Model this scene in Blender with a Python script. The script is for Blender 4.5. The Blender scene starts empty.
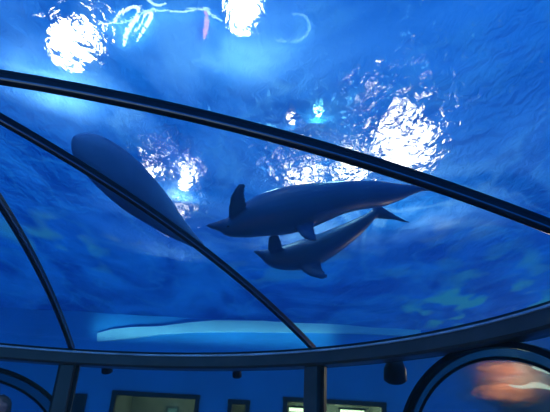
import bpy, bmesh, math, random
from mathutils import Vector, Matrix, noise
from math import radians as R, sin, cos, tan, pi, hypot, atan2

random.seed(4)
scn = bpy.context.scene
COL = scn.collection
# ------------------------------------------------------------------ camera
EYE = Vector((0, 0, 1.6))
PITCH, ROLL, FPX = 0.44790, 0.05593, 524.8
fw = Vector((0, cos(PITCH), sin(PITCH)))
up0 = Vector((0, -sin(PITCH), cos(PITCH)))
rt0 = Vector((1, 0, 0))
rt = cos(ROLL) * rt0 + sin(ROLL) * up0
upv = -sin(ROLL) * rt0 + cos(ROLL) * up0
cd = bpy.data.cameras.new('camera')
cam = bpy.data.objects.new('camera', cd)
COL.objects.link(cam)
m = Matrix((rt, upv, -fw)).transposed().to_4x4()
m.translation = EYE
cam.matrix_world = m
cd.sensor_fit = 'HORIZONTAL'
cd.sensor_width = 36
cd.lens = FPX / 550 * 36
cd.clip_start = 0.02
cd.clip_end = 200
scn.camera = cam


def ray(px, py):
    return (fw * FPX + rt * (px - 275) + upv * (206 - py)).normalized()


def at(px, py, depth):
    """point at view depth"""
    d = fw * FPX + rt * (px - 275) + upv * (206 - py)
    return EYE + d * (depth / FPX)


def at_z(px, py, z):
    d = ray(px, py)
    return EYE + d * ((z - EYE.z) / d.z)


def at_y(px, py, y):
    d = ray(px, py)
    return EYE + d * (y / d.y)


# ------------------------------------------------------------------ materials
def new_mat(name):
    mt = bpy.data.materials.new(name)
    mt.use_nodes = True
    nt = mt.node_tree
    nt.nodes.clear()
    return mt, nt


def N(nt, typ, **kw):
    n = nt.nodes.new(typ)
    for k, v in kw.items():
        if k in n.inputs:
            n.inputs[k].default_value = v
        else:
            setattr(n, k, v)
    return n


def L(nt, a, b):
    nt.links.new(a, b)


def principled(name, col, rough=0.5, metal=0.0, var=0.0, scale=6.0, bump=0.0, spec=0.5, col2=None):
    mt, nt = new_mat(name)
    out = N(nt, 'ShaderNodeOutputMaterial')
    p = N(nt, 'ShaderNodeBsdfPrincipled')
    p.inputs['Roughness'].default_value = rough
    p.inputs['Metallic'].default_value = metal
    p.inputs['Specular IOR Level'].default_value = spec
    tc = N(nt, 'ShaderNodeTexCoord')
    nz = N(nt, 'ShaderNodeTexNoise', Scale=scale, Detail=4.0)
    L(nt, tc.outputs['Object'], nz.inputs['Vector'])
    rp = N(nt, 'ShaderNodeValToRGB')
    c2 = col2 or [c * (1 - var) for c in col]
    rp.color_ramp.elements[0].position = 0.3
    rp.color_ramp.elements[1].position = 0.7
    rp.color_ramp.elements[0].color = (*c2, 1)
    rp.color_ramp.elements[1].color = (*col, 1)
    L(nt, nz.outputs['Fac'], rp.inputs['Fac'])
    L(nt, rp.outputs['Color'], p.inputs['Base Color'])
    if bump:
        b = N(nt, 'ShaderNodeBump', Strength=bump, Distance=0.02)
        L(nt, nz.outputs['Fac'], b.inputs['Height'])
        L(nt, b.outputs['Normal'], p.inputs['Normal'])
    L(nt, p.outputs[0], out.inputs[0])
    return mt


def emit(name, col, strength):
    mt, nt = new_mat(name)
    out = N(nt, 'ShaderNodeOutputMaterial')
    e = N(nt, 'ShaderNodeEmission', Strength=strength)
    e.inputs['Color'].default_value = (*col, 1)
    L(nt, e.outputs[0], out.inputs[0])
    return mt


def glass_mat(name, tint=(0.93, 0.97, 1.0), gloss=0.06, rough=0.02):
    mt, nt = new_mat(name)
    out = N(nt, 'ShaderNodeOutputMaterial')
    t = N(nt, 'ShaderNodeBsdfTransparent')
    t.inputs['Color'].default_value = (*tint, 1)
    g = N(nt, 'ShaderNodeBsdfGlossy', Roughness=rough)
    lw = N(nt, 'ShaderNodeLayerWeight', Blend=0.25)
    mul = N(nt, 'ShaderNodeMath', operation='MULTIPLY')
    L(nt, lw.outputs['Facing'], mul.inputs[0])
    mul.inputs[1].default_value = gloss * 3
    mx = N(nt, 'ShaderNodeMixShader')
    L(nt, mul.outputs[0], mx.inputs[0])
    L(nt, t.outputs[0], mx.inputs[1])
    L(nt, g.outputs[0], mx.inputs[2])
    L(nt, mx.outputs[0], out.inputs[0])
    return mt


M_steel = principled('painted_steel', (0.035, 0.04, 0.05), 0.34, 0.6, 0.3, 9, 0.02)
M_rib_shine = principled('rib_edge_shine', (0.28, 0.36, 0.45), 0.25, 0.7, 0.2, 9)  # pale tone painted as the highlight along the rib edges
M_ring_shine = principled('ring_edge_shine', (0.75, 0.9, 1.0), 0.3, 0.0, 0.6, 3)  # light tone that paints the gleam on the ring beam edge
M_post = principled('bronze_grey_steel', (0.17, 0.15, 0.13), 0.4, 0.3, 0.3, 5)
M_seal = principled('black_rubber_seal', (0.006, 0.008, 0.012), 0.45, 0, 0.2)
M_wall = principled('blue_tank_paint', (0.035, 0.42, 0.86), 0.75, 0, 0.22, 0.7, 0.0, 0.2)
M_ledge = principled('pale_blue_paint', (0.4, 0.9, 1.0), 0.6, 0, 0.12, 1.5, 0.0, 0.2)
M_dark = principled('dark_frame_paint', (0.004, 0.012, 0.035), 0.5, 0, 0.3)
M_room = principled('cream_room_paint', (0.55, 0.6, 0.5), 0.8, 0, 0.1, 3)
M_floor = principled('dark_carpet', (0.02, 0.025, 0.05), 0.9, 0, 0.4, 20, 0.2)
M_glass = glass_mat('dome_acrylic', (.96, .98, 1))
M_glass2 = glass_mat('panel_acrylic', (0.6, 0.7, 0.66), 0.04)


# ------------------------------------------------------------------ helpers
def tag(o, label=None, cat=None, group=None, kind=None):
    if label: o['label'] = label
    if cat: o['category'] = cat
    if group: o['group'] = group
    if kind: o['kind'] = kind
    return o


def empty(name, loc, **kw):
    o = bpy.data.objects.new(name, None)
    o.location = loc
    o.empty_display_size = 0.1
    COL.objects.link(o)
    return tag(o, **kw)


def obj(name, bm, mat, parent=None, smooth=False, **kw):
    me = bpy.data.meshes.new(name)
    bmesh.ops.recalc_face_normals(bm, faces=bm.faces)
    bm.to_mesh(me)
    bm.free()
    for mm in (mat if isinstance(mat, (list, tuple)) else [mat]):
        me.materials.append(mm)
    if smooth:
        for p in me.polygons: p.use_smooth = True
    o = bpy.data.objects.new(name, me)
    COL.objects.link(o)
    if parent:
        o.parent = parent
        o.matrix_parent_inverse = Matrix.Translation(parent.location).inverted()
    return tag(o, **kw)


def bevel(o, w=0.01, seg=2):
    b = o.modifiers.new('bevel', 'BEVEL')
    b.width = w
    b.segments = seg
    b.limit_method = 'ANGLE'
    return o


def add_box(bm, c, s, ax=None):
    """box centred c with full sizes s along axes ax (3 unit vectors)"""
    ax = ax or (Vector((1, 0, 0)), Vector((0, 1, 0)), Vector((0, 0, 1)))
    c = Vector(c)
    vs = []
    for i in (-1, 1):
        for j in (-1, 1):
            for k in (-1, 1):
                vs.append(bm.verts.new(c + ax[0] * (i * s[0] / 2) + ax[1] * (j * s[1] / 2) + ax[2] * (k * s[2] / 2)))
    for f in ((0, 1, 3, 2), (4, 6, 7, 5), (0, 4, 5, 1), (2, 3, 7, 6), (0, 2, 6, 4), (1, 5, 7, 3)):
        bm.faces.new([vs[q] for q in f])


def add_sweep(bm, frames, prof, closed=False):
    """frames: list of (point, axis u, axis v); prof: list of (u, v)"""
    rows = []
    for p, u, v in frames:
        rows.append([bm.verts.new(p + u * a + v * b) for a, b in prof])
    n, k = len(rows), len(prof)
    for i in range(n if closed else n - 1):
        A, B = rows[i], rows[(i + 1) % n]
        for j in range(k):
            bm.faces.new((A[j], A[(j + 1) % k], B[(j + 1) % k], B[j]))
    if not closed:
        bm.faces.new(rows[0])
        bm.faces.new(list(reversed(rows[-1])))


def circle_prof(r, k=10):
    return [(r * cos(2 * pi * i / k), r * sin(2 * pi * i / k)) for i in range(k)]


def add_tube(bm, pts, r, k=10, closed=False):
    fr = []
    n = len(pts)
    for i, p in enumerate(pts):
        a = pts[(i - 1) % n] if (closed or i > 0) else p
        b = pts[(i + 1) % n] if (closed or i < n - 1) else p
        t = (b - a).normalized()
        u = t.cross(Vector((0.13, 0.31, 0.94))).normalized()
        v = t.cross(u).normalized()
        rr = r[i] if isinstance(r, (list, tuple)) else r
        fr.append((p, u * rr, v * rr))
    add_sweep(bm, fr, circle_prof(1, k), closed)


def add_lathe(bm, c, axis, prof, k=32):
    """prof list of (radius, distance along axis)"""
    axis = axis.normalized()
    u = axis.orthogonal().normalized()
    v = axis.cross(u)
    rows = []
    for r, h in prof:
        if r < 1e-5:
            rows.append([bm.verts.new(c + axis * h)])
        else:
            rows.append([bm.verts.new(c + axis * h + (u * cos(2 * pi * i / k) + v * sin(2 * pi * i / k)) * r) for i in range(k)])
    for A, B in zip(rows, rows[1:]):
        for i in range(k):
            j = (i + 1) % k
            if len(A) == 1 and len(B) == 1: continue
            if len(A) == 1: bm.faces.new((A[0], B[j], B[i]))
            elif len(B) == 1: bm.faces.new((A[i], A[j], B[0]))
            else: bm.faces.new((A[i], A[j], B[j], B[i]))


# ------------------------------------------------------------------ the dome
CX, CY, RR, HC, ZR = -1.9587, 2.1198, 3.9727, 0.7213, 2.6
RS = (RR * RR + HC * HC) / (2 * HC)
ZS = ZR + HC - RS


def cap(th, r, off=0.0):
    """point on the dome at plan angle th (deg) and plan radius r"""
    a = R(th)
    z = math.sqrt(max(RS * RS - r * r, 0))
    n = Vector((r * cos(a), r * sin(a), z)).normalized()
    return Vector((CX, CY, ZS)) + n * (RS + off), n


def ringp(th, r=RR, z=ZR):
    return Vector((CX + r * cos(R(th)), CY + r * sin(R(th)), z))


RIBS = [6.3, 52.3, 93.3]
POSTS = [6.3, 52.3, 93.3, 139.0]


def make_rib(th, label, w=1.0, bend=0.0):
    root = empty('dome_rib', ringp(th), label=label, cat='beam', group=None)
    fr, fr2, fr3 = [], [], []
    side = Vector((-sin(R(th)), cos(R(th)), 0))
    for i in range(49):
        t = i / 48
        r = 0.12 + (RR - 0.14) * t
        p, n = cap(th, r)
        p = p + side * (bend * sin(pi * t))
        fr.append((p, side * w, n * w))
    bm = bmesh.new()
    add_sweep(bm, fr, [(-.028, -.055), (.028, -.055), (.034, -.045), (.034, -.012), (-.034, -.012), (-.034, -.045)])
    obj('beam', bm, M_steel, root, smooth=False)
    for s in (-1, 1):
        bm = bmesh.new()
        add_sweep(bm, fr, [(s * .027, -.061), (s * .037, -.057), (s * .037, -.048), (s * .0335, -.048)])
        obj('edge_highlight', bm, M_rib_shine, root, label='pale strip painted as the highlight on the rib edge')
    bm = bmesh.new()
    add_sweep(bm, fr, [(-.035, -.010), (.035, -.010), (.035, .012), (-.035, .012)])
    obj('seal', bm, M_seal, root)
    return root


make_rib(RIBS[0], 'long thick dark rib crossing above both dolphins from left edge to right edge', .82)
make_rib(RIBS[1], 'straight dark diagonal rib running down to the middle post', .66)
make_rib(RIBS[2], 'short curved dark rib at the left edge, landing on the left post', .72)

# hub
hub = empty('dome_hub', cap(0, 0)[0], label='round dark hub plate where the dome ribs meet', cat='hub')
bm = bmesh.new()
add_lathe(bm, cap(0, 0)[0] + Vector((0, 0, -.07)), Vector((0, 0, 1)), [(0, 0), (.14, 0), (.16, .02), (.16, .08), (0, .08)], 32)
obj('plate', bm, M_steel, hub)

# ring beam
ring = empty('ring_beam', Vector((CX, CY, ZR)), label='curved dark steel ring beam carrying the dome above the posts', cat='beam')
fr = []
for i in range(144):
    a = 2 * pi * i / 144
    fr.append((Vector((CX + RR * cos(a), CY + RR * sin(a), ZR)), Vector((cos(a), sin(a), 0)), Vector((0, 0, 1))))
bm = bmesh.new()
add_sweep(bm, fr, [(-.11, -.16), (-.09, -.18), (.09, -.18), (.10, -.17), (.10, -.035), (-.09, -.035), (-.11, -.05)], True)
obj('channel', bm, M_post, ring, smooth=False)
bm = bmesh.new()
add_sweep(bm, fr, [(-.085, -.034), (-.02, -.034), (-.02, -.004), (-.085, -.012)], True)
obj('seal', bm, M_seal, ring)
bm = bmesh.new()
add_sweep(bm, fr, [(-.122, -.058), (-.111, -.062), (-.100, -.036), (-.116, -.040)], True)
obj('edge_highlight', bm, M_ring_shine, ring, label='pale strip painted as the highlight along the ring edge')


def make_post(th, label):
    p = ringp(th)
    root = empty('steel_post', Vector((p.x, p.y, .42)), label=label, cat='post')
    n = Vector((cos(R(th)), sin(R(th)), 0))
    s = Vector((-n.y, n.x, 0))
    z = Vector((0, 0, 1))
    bm = bmesh.new()
    add_box(bm, (p.x, p.y, 1.42), (.15, .15, 2.0), (s, n, z))
    bevel(obj('column', bm, M_post, root), .012)
    for q in (-1, 1):
        bm = bmesh.new()
        c = Vector((p.x, p.y, 1.42)) + s * (q * .095) + n * .02
        add_box(bm, c, (.035, .05, 2.0), (s, n, z))
        obj('glazing_channel', bm, M_seal, root)
    return root


make_post(52.3, 'upright dark steel post in the middle, under the lower end of the diagonal rib')
make_post(93.3, 'slanting dark steel post at the left, under the foot of the short curved rib')

# dome glass, one pane per bay
edges = [6.3, 52.3, 93.3, 139.0, 183, 229, 275, 320, 366.3]
for k in range(8):
    a0, a1 = edges[k] + .3, edges[k + 1] - .3
    bm = bmesh.new()
    g = []
    for i in range(17):
        rr = .05 + (RR - .07 - .05) * i / 16
        g.append([bm.verts.new(cap(a0 + (a1 - a0) * j / 14, rr, .0)[0]) for j in range(15)])
    for i in range(16):
        for j in range(14):
            bm.faces.new((g[i][j], g[i + 1][j], g[i + 1][j + 1], g[i][j + 1]))
    obj('window_%d' % (k + 1), bm, M_glass, None, True, kind='structure')
# lower glass, one pane per bay (with a round hole where a bubble window sits)
for k in range(8):
    a0, a1 = edges[k] + 1.6, edges[k + 1] - 1.6
    bm = bmesh.new()
    cols = [a0 + (a1 - a0) * j / 12 for j in range(13)]
    rows = [[bm.verts.new(ringp(t, RR, z)) for t in cols] for z in (0.42, 2.41)]
    for j in range(12):
        bm.faces.new((rows[0][j], rows[0][j + 1], rows[1][j + 1], rows[1][j]))
    obj('window_%d' % (k + 9), bm, M_glass2, None, True, kind='structure')
# knee wall and floor
bm = bmesh.new()
add_sweep(bm, fr, [(-.12, -ZR), (.12, -ZR), (.12, -ZR + .42), (-.12, -ZR + .42)], True)
obj('wall_knee', bm, M_post, kind='structure')
bm = bmesh.new()
add_lathe(bm, Vector((CX, CY, -.1)), Vector((0, 0, 1)), [(0, 0), (RR - .12, 0), (RR - .12, .1), (0, .1)], 64)
obj('floor', bm, M_floor, kind='structure')

# ------------------------------------------------------------------ tank
ZW = 5.25        # still water level
# far wall: a gently bent wall ; plan polyline
WY = 15.6
TZ = -1.0
plan = [(-26, -10), (-26, 13), (-16, 15.4), (-7, 15.6), (0, WY), (7, 15.6), (16, 15.0), (26, 12), (26, -10)]


def wall_y(x):
    for (x0, y0), (x1, y1) in zip(plan, plan[1:]):
        if x0 != x1 and x0 <= x <= x1:
            return y0 + (y1 - y0) * (x - x0) / (x1 - x0)
    return WY


# windows in the far wall: (x0,x1,z0,z1) filled from picture positions at the wall
def wallpt(px, py):
    y = 14.4
    for _ in range(8):
        p = at_y(px, py, y)
        y = wall_y(p.x)
    return at_y(px, py, y)


def rect_px(x0, y0, x1, z0):
    a, b = wallpt(x0, y0), wallpt(x1, y0)
    return (a.x, b.x, z0, (a.z + b.z) / 2)


OPEN = [rect_px(116, 397, 196, 1.35), rect_px(232, 404, 246, 1.35), rect_px(287, 404, 382, 1.35)]


# wall pieces: front band built with openings cut
def wall_with_openings():
    bm = bmesh.new()
    xs = sorted(set([-16, -7, 0, 7, 16] + [v for o in OPEN for v in o[:2]]))
    zs = sorted(set([TZ, 1.35, 7.5] + [o[3] for o in OPEN]))
    def inside(x, z):
        return any(o[0] < x < o[1] and o[2] < z < o[3] for o in OPEN)
    for x0, x1 in zip(xs, xs[1:]):
        for z0, z1 in zip(zs, zs[1:]):
            if inside((x0 + x1) / 2, (z0 + z1) / 2): continue
            bm.faces.new([bm.verts.new((x, wall_y(x), z)) for x, z in ((x0, z0), (x1, z0), (x1, z1), (x0, z1))])
    bmesh.ops.remove_doubles(bm, verts=bm.verts, dist=1e-4)
    return bm


obj('wall_far', wall_with_openings(), M_wall, kind='structure')
for nm, seg in (('wall_left', plan[:3]), ('wall_right', plan[-3:])):
    bm = bmesh.new()
    for a, b in zip(seg, seg[1:]):
        bm.faces.new([bm.verts.new(v) for v in ((a[0], a[1], TZ), (b[0], b[1], TZ), (b[0], b[1], 7.5), (a[0], a[1], 7.5))])
    bmesh.ops.remove_doubles(bm, verts=bm.verts, dist=1e-4)
    obj(nm, bm, M_wall, kind='structure')
bm = bmesh.new()
bm.faces.new([bm.verts.new((x, y, TZ)) for x, y in plan])
obj('floor_pool', bm, M_wall, kind='structure')

# window frames and the lit rooms behind
M_lamp_room = emit('room_tube_light', (0.75, 1.0, 0.75), 7)
wlabels = ['dark framed window in the far blue wall, left of the small one, showing a cream room',
           'small dark framed window in the far blue wall between two wider windows',
           'wide dark framed window in the far blue wall, crossed by the middle post']
for i, o in enumerate(OPEN):
    x0, x1, z0, z1 = o
    xc = (x0 + x1) / 2
    yc = wall_y(xc)
    root = empty('viewing_window', (xc, yc, z0), label=wlabels[i], cat='window')
    bm = bmesh.new()
    t = .12
    for (c, s) in (((xc, yc, z1 + t / 2 - .01), (x1 - x0 + 2 * t, .16, t)), ((xc, yc, z0 - t / 2 + .01), (x1 - x0 + 2 * t, .16, t)),
                   ((x0 - t / 2 + .01, yc, (z0 + z1) / 2), (t, .16, z1 - z0)), ((x1 + t / 2 - .01, yc, (z0 + z1) / 2), (t, .16, z1 - z0))):
        add_box(bm, c, s)
    bevel(obj('frame', bm, M_dark, root), .015)
    bm = bmesh.new()
    add_box(bm, (xc, yc, (z0 + z1) / 2), (x1 - x0, .03, z1 - z0))
    obj('pane', bm, M_glass2, root)
    # the room behind
    bm = bmesh.new()
    D = 2.5
    add_box(bm, (xc, yc + .12 + D / 2, (z0 + z1) / 2 + .1), (x1 - x0 + .3, D, z1 - z0 + .5))
    rm = obj('wall_room', bm, M_room, kind='structure')
    me = rm.data
    bm = bmesh.new(); bm.from_mesh(me)
    fs = [f for f in bm.faces if f.calc_center_median().y < yc + .2]
    bmesh.ops.delete(bm, geom=fs, context='FACES')
    bm.to_mesh(me); bm.free()
    ld = bpy.data.lights.new('room_light', 'POINT')
    ld.energy = (17, 10, 45)[i]
    ld.color = (.85, .92, 1)
    ld.shadow_soft_size = .15
    lo = bpy.data.objects.new('room_light', ld)
    lo.location = (xc + .3, yc + 1.2, z1 - .15)
    COL.objects.link(lo)

# things seen in those rooms
a = wallpt(158, 408)
pf = empty('picture_frame', (a.x, a.y + 2.5, a.z), label='small framed picture on the wall of the cream room', cat='picture')
bm = bmesh.new(); add_box(bm, (a.x, wall_y(a.x) + 2.50, a.z), (.42, .05, .5))
obj('frame', bm, M_dark, pf)
bm = bmesh.new(); add_box(bm, (a.x, wall_y(a.x) + 2.465, a.z), (.28, .02, .36))
obj('picture', bm, M_ledge, pf)


def tube_light(name, p, length, label, mat, rad=.05):
    r = empty(name, p, label=label, cat='lamp')
    bm = bmesh.new(); add_tube(bm, [p + Vector((-length / 2, 0, 0)), p + Vector((length / 2, 0, 0))], rad, 12)
    obj('tube', bm, mat, r)
    bm = bmesh.new(); add_box(bm, p + Vector((0, 0, rad + .03)), (length + .1, .16, .05))
    obj('housing', bm, M_dark, r)
    for s in (-1, 1):
        bm = bmesh.new(); add_box(bm, p + Vector((s * (length / 2 + .02), 0, .02)), (.04, .12, .14))
        obj('end_cap', bm, M_dark, r)


def room_tube(px0, px1, py, dy, label):
    a, b = wallpt(px0, py), wallpt(px1, py)
    y = wall_y(a.x) + dy
    A, B = at_y(px0, py, y), at_y(px1, py, y)
    p = (A + B) / 2
    tube_light('tube_light', Vector((p.x, y, p.z)), B.x - A.x, label, M_lamp_room)


room_tube(289, 310, 410, .7, 'bright white tube lamp in the wide window, left of the middle post')
room_tube(340, 364, 412, .7, 'bright white tube lamp in the wide window, right of the middle post')
# narrow dark frame left of the first window
p = wallpt(82, 394)
nw = empty('dark_panel', (p.x, p.y - .06, 1.35), label='narrow dark panel on the far blue wall beside the left post', cat='panel')
bm = bmesh.new(); add_box(bm, (p.x, p.y - .06, (p.z + 1.35) / 2), (.34, .08, p.z - 1.35))
bevel(obj('board', bm, M_dark, nw), .02)

# pale blue ledge high on the far wall
lt = [(98, 334, 342), (112, 330, 341), (130, 328, 339), (160, 327, 335), (190, 323, 333), (215, 321, 332.5), (250, 321.5, 332.5), (290, 321, 333), (330, 320, 333.5), (367, 321, 334.5), (400, 322.5, 336), (420, 325, 337.5)]
bm = bmesh.new()
rows = []
for x, y0, y1 in lt:
    a, b = wallpt(x, y0), wallpt(x, y1)
    q = Vector((0, -.10, 0)); w = Vector((0, -.01, 0))
    rows.append([bm.verts.new(v) for v in (a + w, a + q, b + q, b + w)])
for A, B in zip(rows, rows[1:]):
    for j in range(4):
        bm.faces.new((A[j], A[(j + 1) % 4], B[(j + 1) % 4], B[j]))
bm.faces.new(rows[0]); bm.faces.new(list(reversed(rows[-1])))
tag(obj('pool_ledge', bm, M_ledge), 'long pale blue ledge along the far pool wall just under the water surface', 'ledge')

# ------------------------------------------------------------------ water surface
NW = 1.08


# pale reflections painted into the water colour at these spots (bearing, radius in m, density)
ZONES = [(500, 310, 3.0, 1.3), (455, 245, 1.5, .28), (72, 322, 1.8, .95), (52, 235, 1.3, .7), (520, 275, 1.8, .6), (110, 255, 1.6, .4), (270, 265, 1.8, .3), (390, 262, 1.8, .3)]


def water_mat():
    mt, nt = new_mat('rippled_water')
    out = N(nt, 'ShaderNodeOutputMaterial')
    geo = N(nt, 'ShaderNodeNewGeometry')
    mp = N(nt, 'ShaderNodeMapping')
    mp.inputs['Scale'].default_value = (1, .6, 1)
    mp.inputs['Rotation'].default_value = (0, 0, .5)
    L(nt, geo.outputs['Position'], mp.inputs['Vector'])
    n1 = N(nt, 'ShaderNodeTexNoise', Scale=0.9, Detail=2.0, Distortion=1.2)
    n2 = N(nt, 'ShaderNodeTexNoise', Scale=8.0, Detail=3.0, Distortion=0.8)
    L(nt, mp.outputs[0], n1.inputs['Vector'])
    L(nt, mp.outputs[0], n2.inputs['Vector'])
    b1 = N(nt, 'ShaderNodeBump', Strength=1.0, Distance=0.35)
    L(nt, n1.outputs['Fac'], b1.inputs['Height'])
    b2 = N(nt, 'ShaderNodeBump', Strength=1.0, Distance=0.10)
    L(nt, n2.outputs['Fac'], b2.inputs['Height'])
    L(nt, b1.outputs[0], b2.inputs['Normal'])
    rf = N(nt, 'ShaderNodeBsdfRefraction', Roughness=0.03, IOR=NW)
    rf.inputs['Color'].default_value = (0.9, 1, 1, 1)
    L(nt, b2.outputs[0], rf.inputs['Normal'])
    gl = N(nt, 'ShaderNodeBsdfGlossy', Roughness=0.08)
    gl.inputs['Color'].default_value = (0.5, 0.85, 1, 1)
    L(nt, b2.outputs[0], gl.inputs['Normal'])
    # translucent sheet for murky water, caustic-like light swirls painted into its colour
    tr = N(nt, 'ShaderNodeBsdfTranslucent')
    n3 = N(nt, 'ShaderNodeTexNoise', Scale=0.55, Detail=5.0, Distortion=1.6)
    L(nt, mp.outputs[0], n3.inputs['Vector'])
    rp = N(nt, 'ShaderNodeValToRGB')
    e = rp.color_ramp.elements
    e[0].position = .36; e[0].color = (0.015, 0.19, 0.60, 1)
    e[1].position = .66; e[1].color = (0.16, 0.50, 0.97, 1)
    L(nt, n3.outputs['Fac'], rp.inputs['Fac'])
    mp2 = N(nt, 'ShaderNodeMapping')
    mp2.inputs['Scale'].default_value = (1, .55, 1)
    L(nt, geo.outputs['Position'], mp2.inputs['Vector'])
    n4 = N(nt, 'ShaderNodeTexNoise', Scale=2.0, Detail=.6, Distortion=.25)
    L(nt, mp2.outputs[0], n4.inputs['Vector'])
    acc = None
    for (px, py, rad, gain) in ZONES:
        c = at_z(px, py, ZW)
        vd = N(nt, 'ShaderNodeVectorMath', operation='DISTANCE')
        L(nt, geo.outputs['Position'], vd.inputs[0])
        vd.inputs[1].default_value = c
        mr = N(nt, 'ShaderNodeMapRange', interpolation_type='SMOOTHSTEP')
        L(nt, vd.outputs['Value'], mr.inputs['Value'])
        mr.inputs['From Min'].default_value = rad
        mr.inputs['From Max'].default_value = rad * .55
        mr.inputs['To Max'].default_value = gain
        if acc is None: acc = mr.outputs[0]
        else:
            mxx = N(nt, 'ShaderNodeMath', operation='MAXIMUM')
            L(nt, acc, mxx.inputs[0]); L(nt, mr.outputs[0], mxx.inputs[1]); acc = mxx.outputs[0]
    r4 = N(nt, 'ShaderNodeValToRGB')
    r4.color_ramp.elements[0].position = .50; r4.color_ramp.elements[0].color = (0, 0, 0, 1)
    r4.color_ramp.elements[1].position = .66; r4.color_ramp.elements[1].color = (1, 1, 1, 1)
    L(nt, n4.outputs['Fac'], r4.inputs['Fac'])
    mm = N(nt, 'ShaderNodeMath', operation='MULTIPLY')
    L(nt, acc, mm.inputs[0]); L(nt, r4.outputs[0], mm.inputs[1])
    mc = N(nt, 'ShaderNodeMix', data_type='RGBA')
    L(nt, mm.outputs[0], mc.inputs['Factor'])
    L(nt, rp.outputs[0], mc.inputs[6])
    mc.inputs[7].default_value = (1, 1, .72, 1)  # tint of the painted reflection patches
    # thin caustic light lines painted into the water colour
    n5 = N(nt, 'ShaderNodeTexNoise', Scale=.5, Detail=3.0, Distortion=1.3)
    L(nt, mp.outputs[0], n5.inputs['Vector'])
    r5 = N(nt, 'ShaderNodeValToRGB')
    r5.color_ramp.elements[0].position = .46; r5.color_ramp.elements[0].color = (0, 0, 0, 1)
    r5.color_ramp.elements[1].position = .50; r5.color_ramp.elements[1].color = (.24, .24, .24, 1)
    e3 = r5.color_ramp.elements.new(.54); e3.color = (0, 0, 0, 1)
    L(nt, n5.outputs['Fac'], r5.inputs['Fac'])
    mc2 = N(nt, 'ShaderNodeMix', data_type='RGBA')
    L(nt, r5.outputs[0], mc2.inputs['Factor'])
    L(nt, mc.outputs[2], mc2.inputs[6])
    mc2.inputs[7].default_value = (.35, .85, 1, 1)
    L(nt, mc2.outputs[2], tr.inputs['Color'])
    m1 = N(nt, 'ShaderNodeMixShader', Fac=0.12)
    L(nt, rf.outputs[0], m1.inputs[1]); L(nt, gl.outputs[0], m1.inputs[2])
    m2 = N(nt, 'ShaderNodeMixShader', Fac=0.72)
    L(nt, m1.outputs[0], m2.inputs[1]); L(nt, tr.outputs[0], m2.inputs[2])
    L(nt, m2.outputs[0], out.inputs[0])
    return mt


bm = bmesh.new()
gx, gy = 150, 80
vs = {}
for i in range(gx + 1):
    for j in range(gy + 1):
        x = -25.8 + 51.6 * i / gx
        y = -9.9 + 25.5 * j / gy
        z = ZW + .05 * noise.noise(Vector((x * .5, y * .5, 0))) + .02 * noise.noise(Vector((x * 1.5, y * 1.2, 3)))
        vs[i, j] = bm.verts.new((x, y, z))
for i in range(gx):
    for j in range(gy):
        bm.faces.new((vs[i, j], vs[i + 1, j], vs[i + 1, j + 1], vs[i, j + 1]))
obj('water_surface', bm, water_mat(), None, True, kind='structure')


# ------------------------------------------------------------------ lamps over the water
def above(px, py, z):
    """point at height z seen through the still surface at this bearing"""
    d = ray(px, py)
    s = EYE + d * ((ZW - EYE.z) / d.z)
    h = Vector((d.x, d.y, 0)); c = h.length
    c2 = min(c * NW, .995)
    d2 = h.normalized() * c2 + Vector((0, 0, math.sqrt(1 - c2 * c2)))
    return s + d2 * ((z - s.z) / d2.z), d2


def floodlight(px, py, z, rad, col, strength, label, power=0, aim=None):
    p, d2 = above(px, py, z + ZW - 5)
    root = empty('floodlight', p, label=label, cat='lamp')
    ax = (-d2).normalized()
    bm = bmesh.new()
    add_lathe(bm, p, ax, [(0, 0), (rad * .9, 0), (rad * .9, .012), (0, .02)], 32)
    obj('lens', bm, emit('lamp_glow', col, strength), root)
    bm = bmesh.new()
    add_lathe(bm, p, ax, [(rad * .92, .03), (rad * 1.05, .03), (rad * 1.0, -.05), (rad * .6, -.25), (0, -.27)], 32)
    obj('housing', bm, M_dark, root)
    bm = bmesh.new()
    u = ax.orthogonal().normalized()
    add_tube(bm, [p - ax * .2, p - ax * .3 + Vector((0, 0, .3)), Vector((p.x, p.y, p.z + rad + .5))], .03, 8)
    obj('bracket', bm, M_dark, root)
    if power:
        ld = bpy.data.lights.new('flood_beam', 'POINT')
        ld.energy = power; ld.color = col; ld.shadow_soft_size = rad * .5
        lo = bpy.data.objects.new('flood_beam', ld)
        lo.location = p + ax * .3
        COL.objects.link(lo)
    return root


W = (1, 1, 1); WW = (1, .98, .9); CYN = (.85, 1, 1)
floodlight(74, 44, 5.7, .30, W, 24, 'large blazing white lamp near the upper left corner of the water', 11)
floodlight(243, 14, 5.7, .20, CYN, 20, 'bright white lamp at the top, left of the swirl of light', 6)
floodlight(318, 113, 5.13, .055, (.3, 1, 1), 40, 'small cyan lamp above the long thick rib', 1)
floodlight(291, 120, 5.13, .05, WW, 20, 'small warm lamp beside the small cyan lamp', 0)
floodlight(405, 135, 6.2, .52, WW, 14, 'broad glittering white lamp over the tails of the dolphins', 3)
floodlight(352, 166, 6.0, .30, WW, 17, 'glittering white lamp over the back of the upper dolphin, nearest its tail', 1.5)
floodlight(305, 174, 6.0, .30, WW, 17, 'glittering white lamp over the head of the upper dolphin', 1.5)
floodlight(186, 175, 5.3, .13, W, 30, 'bright white lamp left of the upper dolphin', 2)
floodlight(178, 202, 5.6, .17, W, 16, 'glittering lamp low at the left of the upper dolphin', 0)
floodlight(156, 163, 5.7, .12, W, 20, 'small glittering lamp beside the dim dark shape', 0)


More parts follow.
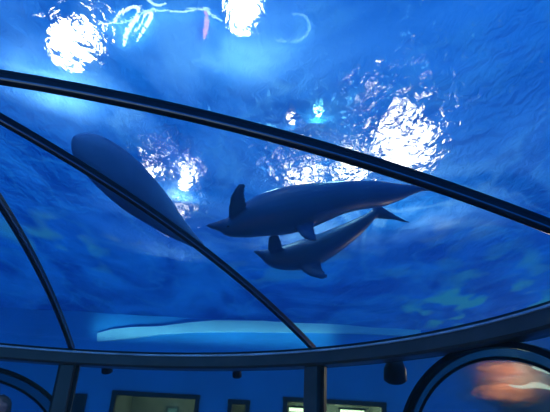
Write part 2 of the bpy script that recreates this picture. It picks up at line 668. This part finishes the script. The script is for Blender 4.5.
def area(loc, size, power, col, rot=(0, 0, 0)):
    ld = bpy.data.lights.new('fill_light', 'AREA')
    ld.shape = 'RECTANGLE'; ld.size, ld.size_y = size; ld.energy = power; ld.color = col
    lo = bpy.data.objects.new('fill_light', ld)
    lo.location = loc; lo.rotation_euler = rot
    COL.objects.link(lo)
    return lo


area((-9, -9, 11), (12, 10), 450, (.2, .55, 1), (R(45), 0, R(-12)))  # unseen fill lights added behind the camera to brighten the water surface
area((4, -10, 11), (12, 10), 60, (.15, .5, 1), (R(45), 0, R(10)))

# unseen point lights added under the surface to rim-light the animals
for px, py, dpt, pw in ((265, 172, 6.6, 16), (335, 150, 6.3, 16), (70, 60, 5.6, 3)):
    q = at(px, py, dpt)
    q.z = min(q.z, 4.85)
    ld = bpy.data.lights.new('rim_light', 'POINT'); ld.energy = pw; ld.color = (.35, .8, 1); ld.shadow_soft_size = .12
    lo = bpy.data.objects.new('rim_light', ld); lo.location = q; COL.objects.link(lo)
# unseen area lights added low in the pool to brighten the far wall
for x, pw in ((-12, 100), (-4, 75), (4, 80), (12, 130)):
    area((x, 10.2, -.2), (6, .6), pw, (.03, .35, 1), (R(118), 0, 0)).name = 'wall_fill_light'
# unseen area light added below the ledge to brighten its pale band
_sl = area((-1.6, 14.9, 4.15), (7, .2), 11, (.25, .7, 1), (R(138), 0, 0))
_sl.name = 'ledge_fill_light'; _sl.data.spread = R(50)
# unseen area light added low in the room to lift the dark beams
area((CX, CY, .35), (3, 3), 14, (.5, .66, .9), (R(180), 0, 0)).name = 'room_fill_light'

w = bpy.data.worlds.new('world')
scn.world = w
w.use_nodes = True
bg = w.node_tree.nodes['Background']
bg.inputs[0].default_value = (0.008, 0.23, 0.82, 1)
bg.inputs[1].default_value = 1.0

# ------------------------------------------------------------------ dolphins
def skin_mat(name, back, belly, rough=.38):
    mt, nt = new_mat(name)
    out = N(nt, 'ShaderNodeOutputMaterial')
    p = N(nt, 'ShaderNodeBsdfPrincipled')
    p.inputs['Roughness'].default_value = rough
    tc = N(nt, 'ShaderNodeTexCoord')
    nz = N(nt, 'ShaderNodeTexNoise', Scale=1.7, Detail=3.0)
    L(nt, tc.outputs['Object'], nz.inputs['Vector'])
    rp = N(nt, 'ShaderNodeValToRGB')
    rp.color_ramp.elements[0].position = .35; rp.color_ramp.elements[0].color = (*back, 1)
    rp.color_ramp.elements[1].position = .68; rp.color_ramp.elements[1].color = (*belly, 1)
    L(nt, nz.outputs['Fac'], rp.inputs['Fac'])
    L(nt, rp.outputs[0], p.inputs['Base Color'])
    L(nt, p.outputs[0], out.inputs[0])
    return mt


M_skin = skin_mat('dolphin_skin', (.012, .10, .25), (.018, .13, .31))
M_eye = principled('wet_black_eye', (.004, .005, .008), .15)


def smooth_list(st, per=5):
    """Catmull-Rom through tuples"""
    out = []
    n = len(st)
    for i in range(n - 1):
        p0, p1, p2, p3 = st[max(i - 1, 0)], st[i], st[i + 1], st[min(i + 2, n - 1)]
        for k in range(per):
            t = k / per
            out.append(tuple(.5 * (2 * b + (c - a) * t + (2 * a - 5 * b + 4 * c - d) * t * t + (3 * b - a - 3 * c + d) * t ** 3) for a, b, c, d in zip(p0, p1, p2, p3)))
    out.append(st[-1])
    return out


def body_loft(bm, st, wide=.95):
    """st: (px, py, half height px, depth)"""
    st = smooth_list(st)
    P = [at(a, b, d) for a, b, h, d in st]
    view = (P[len(P) // 2] - EYE).normalized()
    rows = []
    K = 24
    for i, p in enumerate(P):
        t = (P[min(i + 1, len(P) - 1)] - P[max(i - 1, 0)]).normalized()
        side = view.cross(t).normalized()
        dep = t.cross(side).normalized()
        h = max(st[i][2], .6) * st[i][3] / FPX
        rows.append([bm.verts.new(p + side * (h * cos(2 * pi * k / K)) + dep * (h * wide * sin(2 * pi * k / K))) for k in range(K)])
    for A, B in zip(rows, rows[1:]):
        for k in range(K):
            bm.faces.new((A[k], A[(k + 1) % K], B[(k + 1) % K], B[k]))
    bm.faces.new(rows[0]); bm.faces.new(rows[-1])


def fin_loft(bm, st, th=.028):
    """st: (lead px, py, trail px, py, depth) ; tapering thin fin"""
    st = smooth_list(st, 4)
    rows = []
    n = len(st)
    for i, (ax, ay, bx, by, d) in enumerate(st):
        a, b = at(ax, ay, d), at(bx, by, d)
        a2, b2 = at(st[min(i + 1, n - 1)][0], st[min(i + 1, n - 1)][1], st[min(i + 1, n - 1)][4]), at(st[max(i - 1, 0)][0], st[max(i - 1, 0)][1], st[max(i - 1, 0)][4])
        nn = (a - b).cross(a2 - b2).normalized()
        t = th * (1 - .65 * i / (n - 1))
        row = []
        for k in range(12):
            f = 2 * pi * k / 12
            row.append(bm.verts.new((a + b) / 2 + (a - b) * .5 * cos(f) + nn * t * sin(f) * (1 + .4 * cos(f))))
        rows.append(row)
    for A, B in zip(rows, rows[1:]):
        for k in range(12):
            bm.faces.new((A[k], A[(k + 1) % 12], B[(k + 1) % 12], B[k]))
    bm.faces.new(rows[0]); bm.faces.new(rows[-1])


def dolphin(label, body, fins, mat, eye=None, wide=.95, vox=.016, cat='dolphin'):
    bm = bmesh.new()
    body_loft(bm, body, wide)
    for f in fins:
        fin_loft(bm, f)
    base = at(*[body[len(body) // 2][i] for i in (0, 1, 3)])
    root = empty(cat, base, label=label, cat=cat)
    o = obj('body', bm, mat, root, True)
    r = o.modifiers.new('skin', 'REMESH')
    r.mode = 'VOXEL'; r.voxel_size = vox; r.use_smooth_shade = True
    s = o.modifiers.new('soft', 'SMOOTH'); s.iterations = 2; s.factor = .5
    if eye:
        ex, ey, ed, er = eye
        p = at(ex, ey, ed)
        bm = bmesh.new()
        bmesh.ops.create_icosphere(bm, subdivisions=3, radius=er, matrix=Matrix.Translation(p))
        obj('eye', bm, M_eye, root, True)
    return root


D1, D2 = 5.5, 6.0
dolphin('larger upper dolphin swimming left, tail under the long thick rib',
        [(206.5, 225.5, 1.2, D1), (211, 225.8, 2.8, D1), (217, 226, 4.6, D1), (223, 226, 7.2, D1), (231, 226.5, 11, D1), (245, 222, 16.5, D1), (262, 216, 21, D1), (282, 211.5, 23.6, D1),
         (302, 207, 23.2, D1), (322, 202, 20, D1), (342, 197.5, 16.5, D1), (362, 195, 14.5, D1 + .05), (380, 194, 13.2, D1 + .1), (396, 192.3, 9.3, D1 + .15), (410, 190, 5.5, D1 + .2), (424, 188, 2.6, D1 + .25)],
        [[(228, 218, 248, 210, D1 - .1), (228.5, 206, 247, 203, D1 - .2), (230.5, 196, 245.5, 196, D1 - .28), (235, 188, 245.5, 189, D1 - .33), (240, 183, 245.5, 184, D1 - .36)],
         [(294, 226, 314, 221, D1 - .12), (298, 232, 315, 229, D1 - .2), (303, 238, 317, 235, D1 - .27), (312, 241.5, 320, 239.5, D1 - .3)],
         [(416, 189, 428, 189, D1 + .25), (422, 186, 434, 187, D1 + .35), (432, 185, 440, 186.5, D1 + .5), (443, 186, 446, 187, D1 + .6)],
         [(416, 189, 428, 189, D1 + .25), (424, 189, 434, 189, D1 + .2), (434, 190, 442, 190.5, D1 + .1), (446, 192, 449, 192.5, D1)],
         [(318, 196, 346, 192, D1 + .12), (332, 194, 350, 192, D1 + .36), (346, 194, 354, 193, D1 + .46)]],
        M_skin, (228, 226.5, D1 - .105, .011))
dolphin('smaller lower dolphin swimming left below its companion, forked tail showing',
        [(254, 251.5, 1.2, D2), (258, 252.6, 2.8, D2), (262.5, 254, 4.6, D2), (268, 256, 7.6, D2), (276, 258, 10.6, D2), (288, 257.5, 13, D2), (302, 255, 14.8, D2), (316, 250, 14.6, D2),
         (331, 242.5, 12.8, D2), (345, 234.5, 10.6, D2), (357, 227, 8.4, D2), (367, 219.5, 5.8, D2), (375, 213, 3.8, D2), (382, 208, 2.6, D2)],
        [[(267, 250, 284, 250, D2 - .08), (267.5, 244, 283, 245, D2 - .16), (268, 238, 281, 239, D2 - .22), (272, 234, 279, 234.5, D2 - .26)],
         [(298, 266, 321, 261, D2 - .1), (303, 272, 323, 268, D2 - .17), (311, 276.5, 326, 273, D2 - .24), (321, 279.5, 330, 277, D2 - .28)],
         [(379, 205, 375, 219, D2), (386, 209, 384, 219.5, D2), (395, 214.5, 394, 221, D2), (404, 219.5, 403, 222.5, D2), (412, 223, 411, 223.8, D2)],
         [(376, 218, 380, 206, D2), (372, 209, 383, 202, D2), (373, 202, 383, 198, D2 + .02), (378, 195, 383, 193.5, D2 + .04)],
         [(318, 246, 338, 236, D2 + .1), (328, 240, 342, 234, D2 + .26), (338, 238, 345, 234, D2 + .34)]],
        M_skin, (264.5, 254.5, D2 - .055, .008))
# a third animal, dim and blurred
D3 = 6.3
dolphin('large dim dark animal shape sloping behind the diagonal rib, left of the glints',
        [(72, 139, 3, D3), (78, 142, 11, D3), (88, 149, 18, D3), (103, 161, 22, D3), (120, 176, 23.5, D3), (138, 193, 22, D3), (156, 209, 18, D3), (172, 224, 13, D3), (188, 237, 8, D3), (203, 248, 4, D3)],
        [],
        skin_mat('dim_animal_skin', (.025, .12, .30), (.03, .14, .33), .95), None, .7, .03, 'sea_animal')
# ------------------------------------------------------------------ round bubble windows in the lower glass
M_bubble = glass_mat('bubble_acrylic', (.75, .88, 1.0), .05, .03)
_nt = M_bubble.node_tree
_t = [n for n in _nt.nodes if n.type == 'BSDF_TRANSPARENT'][0]
_m = [n for n in _nt.nodes if n.type == 'MIX_SHADER'][0]
_r = N(_nt, 'ShaderNodeBsdfRefraction', Roughness=.45, IOR=1.06)
_r.inputs['Color'].default_value = (.8, .9, 1, 1)
_m2 = N(_nt, 'ShaderNodeMixShader', Fac=.65)
L(_nt, _t.outputs[0], _m2.inputs[1]); L(_nt, _r.outputs[0], _m2.inputs[2]); L(_nt, _m2.outputs[0], _m.inputs[1])
M_reflection_mound = principled('orange_reflection_mound', (1.0, .30, .12), .8, 0, .5, 9, .5, .3, (.45, .12, .10))
M_rock = principled('blue_grey_rock', (.10, .16, .30), .9, 0, .5, 4, .6)


def bubble(pxc, pyc, rpx, th, label, sx=1.3):
    n = Vector((cos(R(th)), sin(R(th)), 0))
    s = Vector((-n.y, n.x, 0))
    c0 = ringp(th, RR + .02)
    d = ray(pxc, pyc)
    c = EYE + d * ((c0 - EYE).dot(n) / d.dot(n))
    rad = rpx * (c - EYE).dot(fw) / FPX
    root = empty('bubble_window', c, label=label, cat='window')
    K = 72
    def ringpts(r, off=0):
        return [c + n * off + s * (sx * r * cos(2 * pi * i / K)) + Vector((0, 0, 1)) * (r * sin(2 * pi * i / K)) for i in range(K)]
    bm = bmesh.new()
    fr = []
    for p in ringpts(rad):
        o = (p - c).normalized()
        fr.append((p, o, n))
    add_sweep(bm, fr, [(-.02, -.025), (.02, -.025), (.025, -.018), (.025, .05), (-.02, .05), (-.025, .04)], True)
    obj('outer_frame', bm, M_seal, root)
    bm = bmesh.new()
    fr2 = [(c + (p - c) * .88 + n * .03, o, n) for p, o, _ in fr]
    add_sweep(bm, fr2, circle_prof(.014, 8), True)
    obj('inner_ring', bm, M_seal, root, True)
    bm = bmesh.new()
    fr3 = [(c + (p - c) * .94 + n * .012, o, n) for p, o, _ in fr]
    w = rad * .058
    add_sweep(bm, fr3, [(-w, -.006), (w, -.006), (w, .006), (-w, .006)], True)
    obj('collar', bm, M_glass2, root)
    bm = bmesh.new()
    rb = rad * .88
    add_lathe(bm, c, n, [(rb * cos(a), .03 + .62 * rb * sin(a)) for a in [pi / 2 * i / 16 for i in range(16)]] + [(0, .03 + .62 * rb)], 48)
    for v in bm.verts:
        q = v.co - c
        v.co += s * (q.dot(s) * (sx - 1))
    obj('dome', bm, M_bubble, root, True)
    return c, rad, n


bc, br, bn = bubble(493, 458, 110, 25, 'big round bubble window at the lower right, under the ring beam')
bubble(-48, 455, 86, 112, 'round bubble window cut off at the lower left corner')


def mound_shape(px, py, d, size, label, mat, name='mound_shape', sq=(1, 1, 1), seed=0):
    p = at(px, py, d)
    bm = bmesh.new()
    bmesh.ops.create_icosphere(bm, subdivisions=4, radius=1)
    for v in bm.verts:
        k = 1 + .28 * noise.noise(v.co * 1.6 + Vector((seed, 0, 0))) + .10 * noise.noise(v.co * 5 + Vector((0, seed, 0)))
        v.co = p + Vector((v.co.x * size * sq[0], v.co.y * size * sq[1], v.co.z * size * sq[2])) * k
    return tag(obj(name, bm, mat, None, True), label, name)


mound_shape(508, 369, 7.2, .30, 'orange mound in place of a reflection, the upper one inside the right bubble window', M_reflection_mound, 'mound_shape', (1.35, .7, .28), 2)  # coloured mounds stand in for reflections in the bubble glass
mound_shape(505, 396, 7.0, .30, 'orange mound in place of a reflection, the lower one inside the right bubble window', M_reflection_mound, 'mound_shape', (1.35, .7, .5), 7)
mound_shape(540, 381, 7.5, .42, 'pale green mound in place of a reflection, between the two orange mounds', principled('pale_green_reflection_mound', (.55, .8, .6), .8, 0, .4, 8, .4), 'mound_shape', (1.3, .6, .4), 9)
mound_shape(535, 400, 8.2, .8, 'blue grey rock behind the coloured mounds', M_rock, 'rock', (1.3, .5, .5), 5)
mound_shape(-3, 411, 5.6, .14, 'pinkish lump at the very left edge, inside the left bubble window', principled('pink_lump_skin', (.8, .35, .3), .8, 0, .3), 'mound_shape', (1, 1, 1.1), 3)
mt_g = emit('green_white_glow', (.8, 1, .85), 2.2)


def glow_tube(name, pix, d, rads, mat, label, cat='lamp'):
    pts = [at(a, b, d) for a, b in smooth_list(pix, 6)]
    rr = [q[0] for q in smooth_list([(x,) for x in rads], 6)]
    r = empty(name, pts[len(pts) // 2], label=label, cat=cat)
    bm = bmesh.new()
    add_tube(bm, pts, rr, 10)
    return obj('tube', bm, mat, r, True)


glow_tube('curved_glow', [(509, 385), (522, 387), (536, 385), (550, 388), (560, 391)], 6.7, [.01, .02, .035, .025, .02], mt_g, 'curved white green glow in place of a reflection, beside the orange mounds')  # glowing tubes added in place of bright reflections in the bubble
glow_tube('curved_glow', [(532, 367), (540, 369), (552, 373)], 6.7, [.015, .03, .02], mt_g, 'short white glow in place of a reflection, near the top of the right bubble window')
ld = bpy.data.lights.new('mound_fill_light', 'POINT'); ld.energy = 40; ld.color = (1, .9, .7); ld.shadow_soft_size = .1  # unseen point light added to light the mounds
lo = bpy.data.objects.new('mound_fill_light', ld); lo.location = at(515, 372, 6.4); COL.objects.link(lo)


# small round spotlights hanging from the ring beam
def spot(px, py, dist_th, size, label):
    d = ray(px, py)
    # point under the ring, a little outside of it
    best = min((((EYE + (ringp(t / 4, RR + .25) - EYE)) , t / 4) for t in range(0, 800)), key=lambda q: abs(atan2(q[0].x, q[0].y) - atan2(d.x, d.y)))
    p = best[0]
    k = hypot(p.x, p.y) / hypot(d.x, d.y)
    c = EYE + d * k
    root = empty('spotlight', c, label=label, cat='lamp')
    bm = bmesh.new()
    add_lathe(bm, c, Vector((.1, .5, -1)), [(0, -size), (size * .7, -size * .9), (size, -.2 * size), (size * 1.05, size * .8), (size * .8, size), (0, size * .8)], 24)
    obj('head', bm, M_dark, root, True)
    bm = bmesh.new()
    add_tube(bm, [c + Vector((0, 0, size * .5)), Vector((c.x, c.y, ZR - .1)), ringp(best[1], RR + .09, ZR - .1)], .012, 8)
    obj('bracket', bm, M_dark, root)


spot(395, 371, 0, .10, 'round dark spotlight under the ring beam, right of the middle post')
spot(237, 373, 0, .05, 'tiny dark spotlight under the ring beam, midway between the two posts')
spot(107, 368, 0, .06, 'tiny dark spotlight under the ring beam, right beside the left post')

# ------------------------------------------------------------------ glowing tubes added as streaks of refracted light, top of the picture
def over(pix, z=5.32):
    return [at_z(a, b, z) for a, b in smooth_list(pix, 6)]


def light_streak(pix, rads, col, st, label, z=5.32):
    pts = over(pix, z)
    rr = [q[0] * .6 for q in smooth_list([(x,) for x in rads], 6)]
    r = empty('light_streak', pts[len(pts) // 2], label=label, cat='light')
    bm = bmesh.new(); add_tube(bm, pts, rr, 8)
    obj('tube', bm, emit('streak_glow', col, st), r, True)


light_streak([(98, 25), (112, 24), (120, 15), (130, 8), (138, 9), (137, 18), (128, 30), (124, 46)], [.012, .02, .03, .02, .03, .03, .04, .02], (.75, .95, 1), 6, 'looping white light streak right of the large blazing lamp')
light_streak([(137, 42), (144, 30), (152, 15), (146, 14), (141, 24), (133, 36)], [.01, .03, .03, .02, .015, .01], (.8, .95, 1), 6, 'narrow hooked white light streak beside the looping one')
light_streak([(112, 24), (128, 22), (143, 13), (160, 12), (185, 12), (204, 10), (210, 15), (222, 22)], [.008, .012, .016, .014, .012, .014, .02, .01], (.5, .85, 1), 5, 'long thin pale light streak running to the pink one')
light_streak([(205, 12), (206, 20), (205, 30), (204, 39)], [.02, .03, .03, .01], (1, .4, .75), 2.6, 'short upright pinkish light streak left of the bright top lamp')
light_streak([(292, 14), (304, 16), (310, 25), (306, 36), (296, 42), (282, 42), (275, 40)], [.01, .018, .018, .018, .018, .015, .008], (.25, .6, 1), 2.2, 'faint blue swirl of light right of the bright top lamp')
light_streak([(147, 0), (152, 4), (158, 6), (166, 4)], [.01, .018, .018, .01], (.6, .9, 1), 5, 'little pale light streak cut by the top edge')
for px, py in ((262, 8), (270, 6), (276, 5), (259, 31), (265, 42)):
    pass

def haze():
    mt, nt = new_mat('blue_water_haze')
    out = N(nt, 'ShaderNodeOutputMaterial')
    v = N(nt, 'ShaderNodeVolumeScatter', Density=0.03, Anisotropy=0.5)
    v.inputs['Color'].default_value = (.25, .6, 1, 1)
    L(nt, v.outputs[0], out.inputs['Volume'])
    bm = bmesh.new()
    add_box(bm, (0, 4, 2.2), (52.5, 30, 5.9))
    obj('water_haze', bm, mt, kind='structure')
haze()

# ------------------------------------------------------------------ render look
scn.view_settings.view_transform = 'Standard'
scn.view_settings.look = 'None'
scn.view_settings.gamma = 1
scn.view_settings.exposure = 0
scn.cycles.max_bounces = 10
scn.cycles.transparent_max_bounces = 16
scn.cycles.sample_clamp_indirect = 6
scn.cycles.use_denoising = True
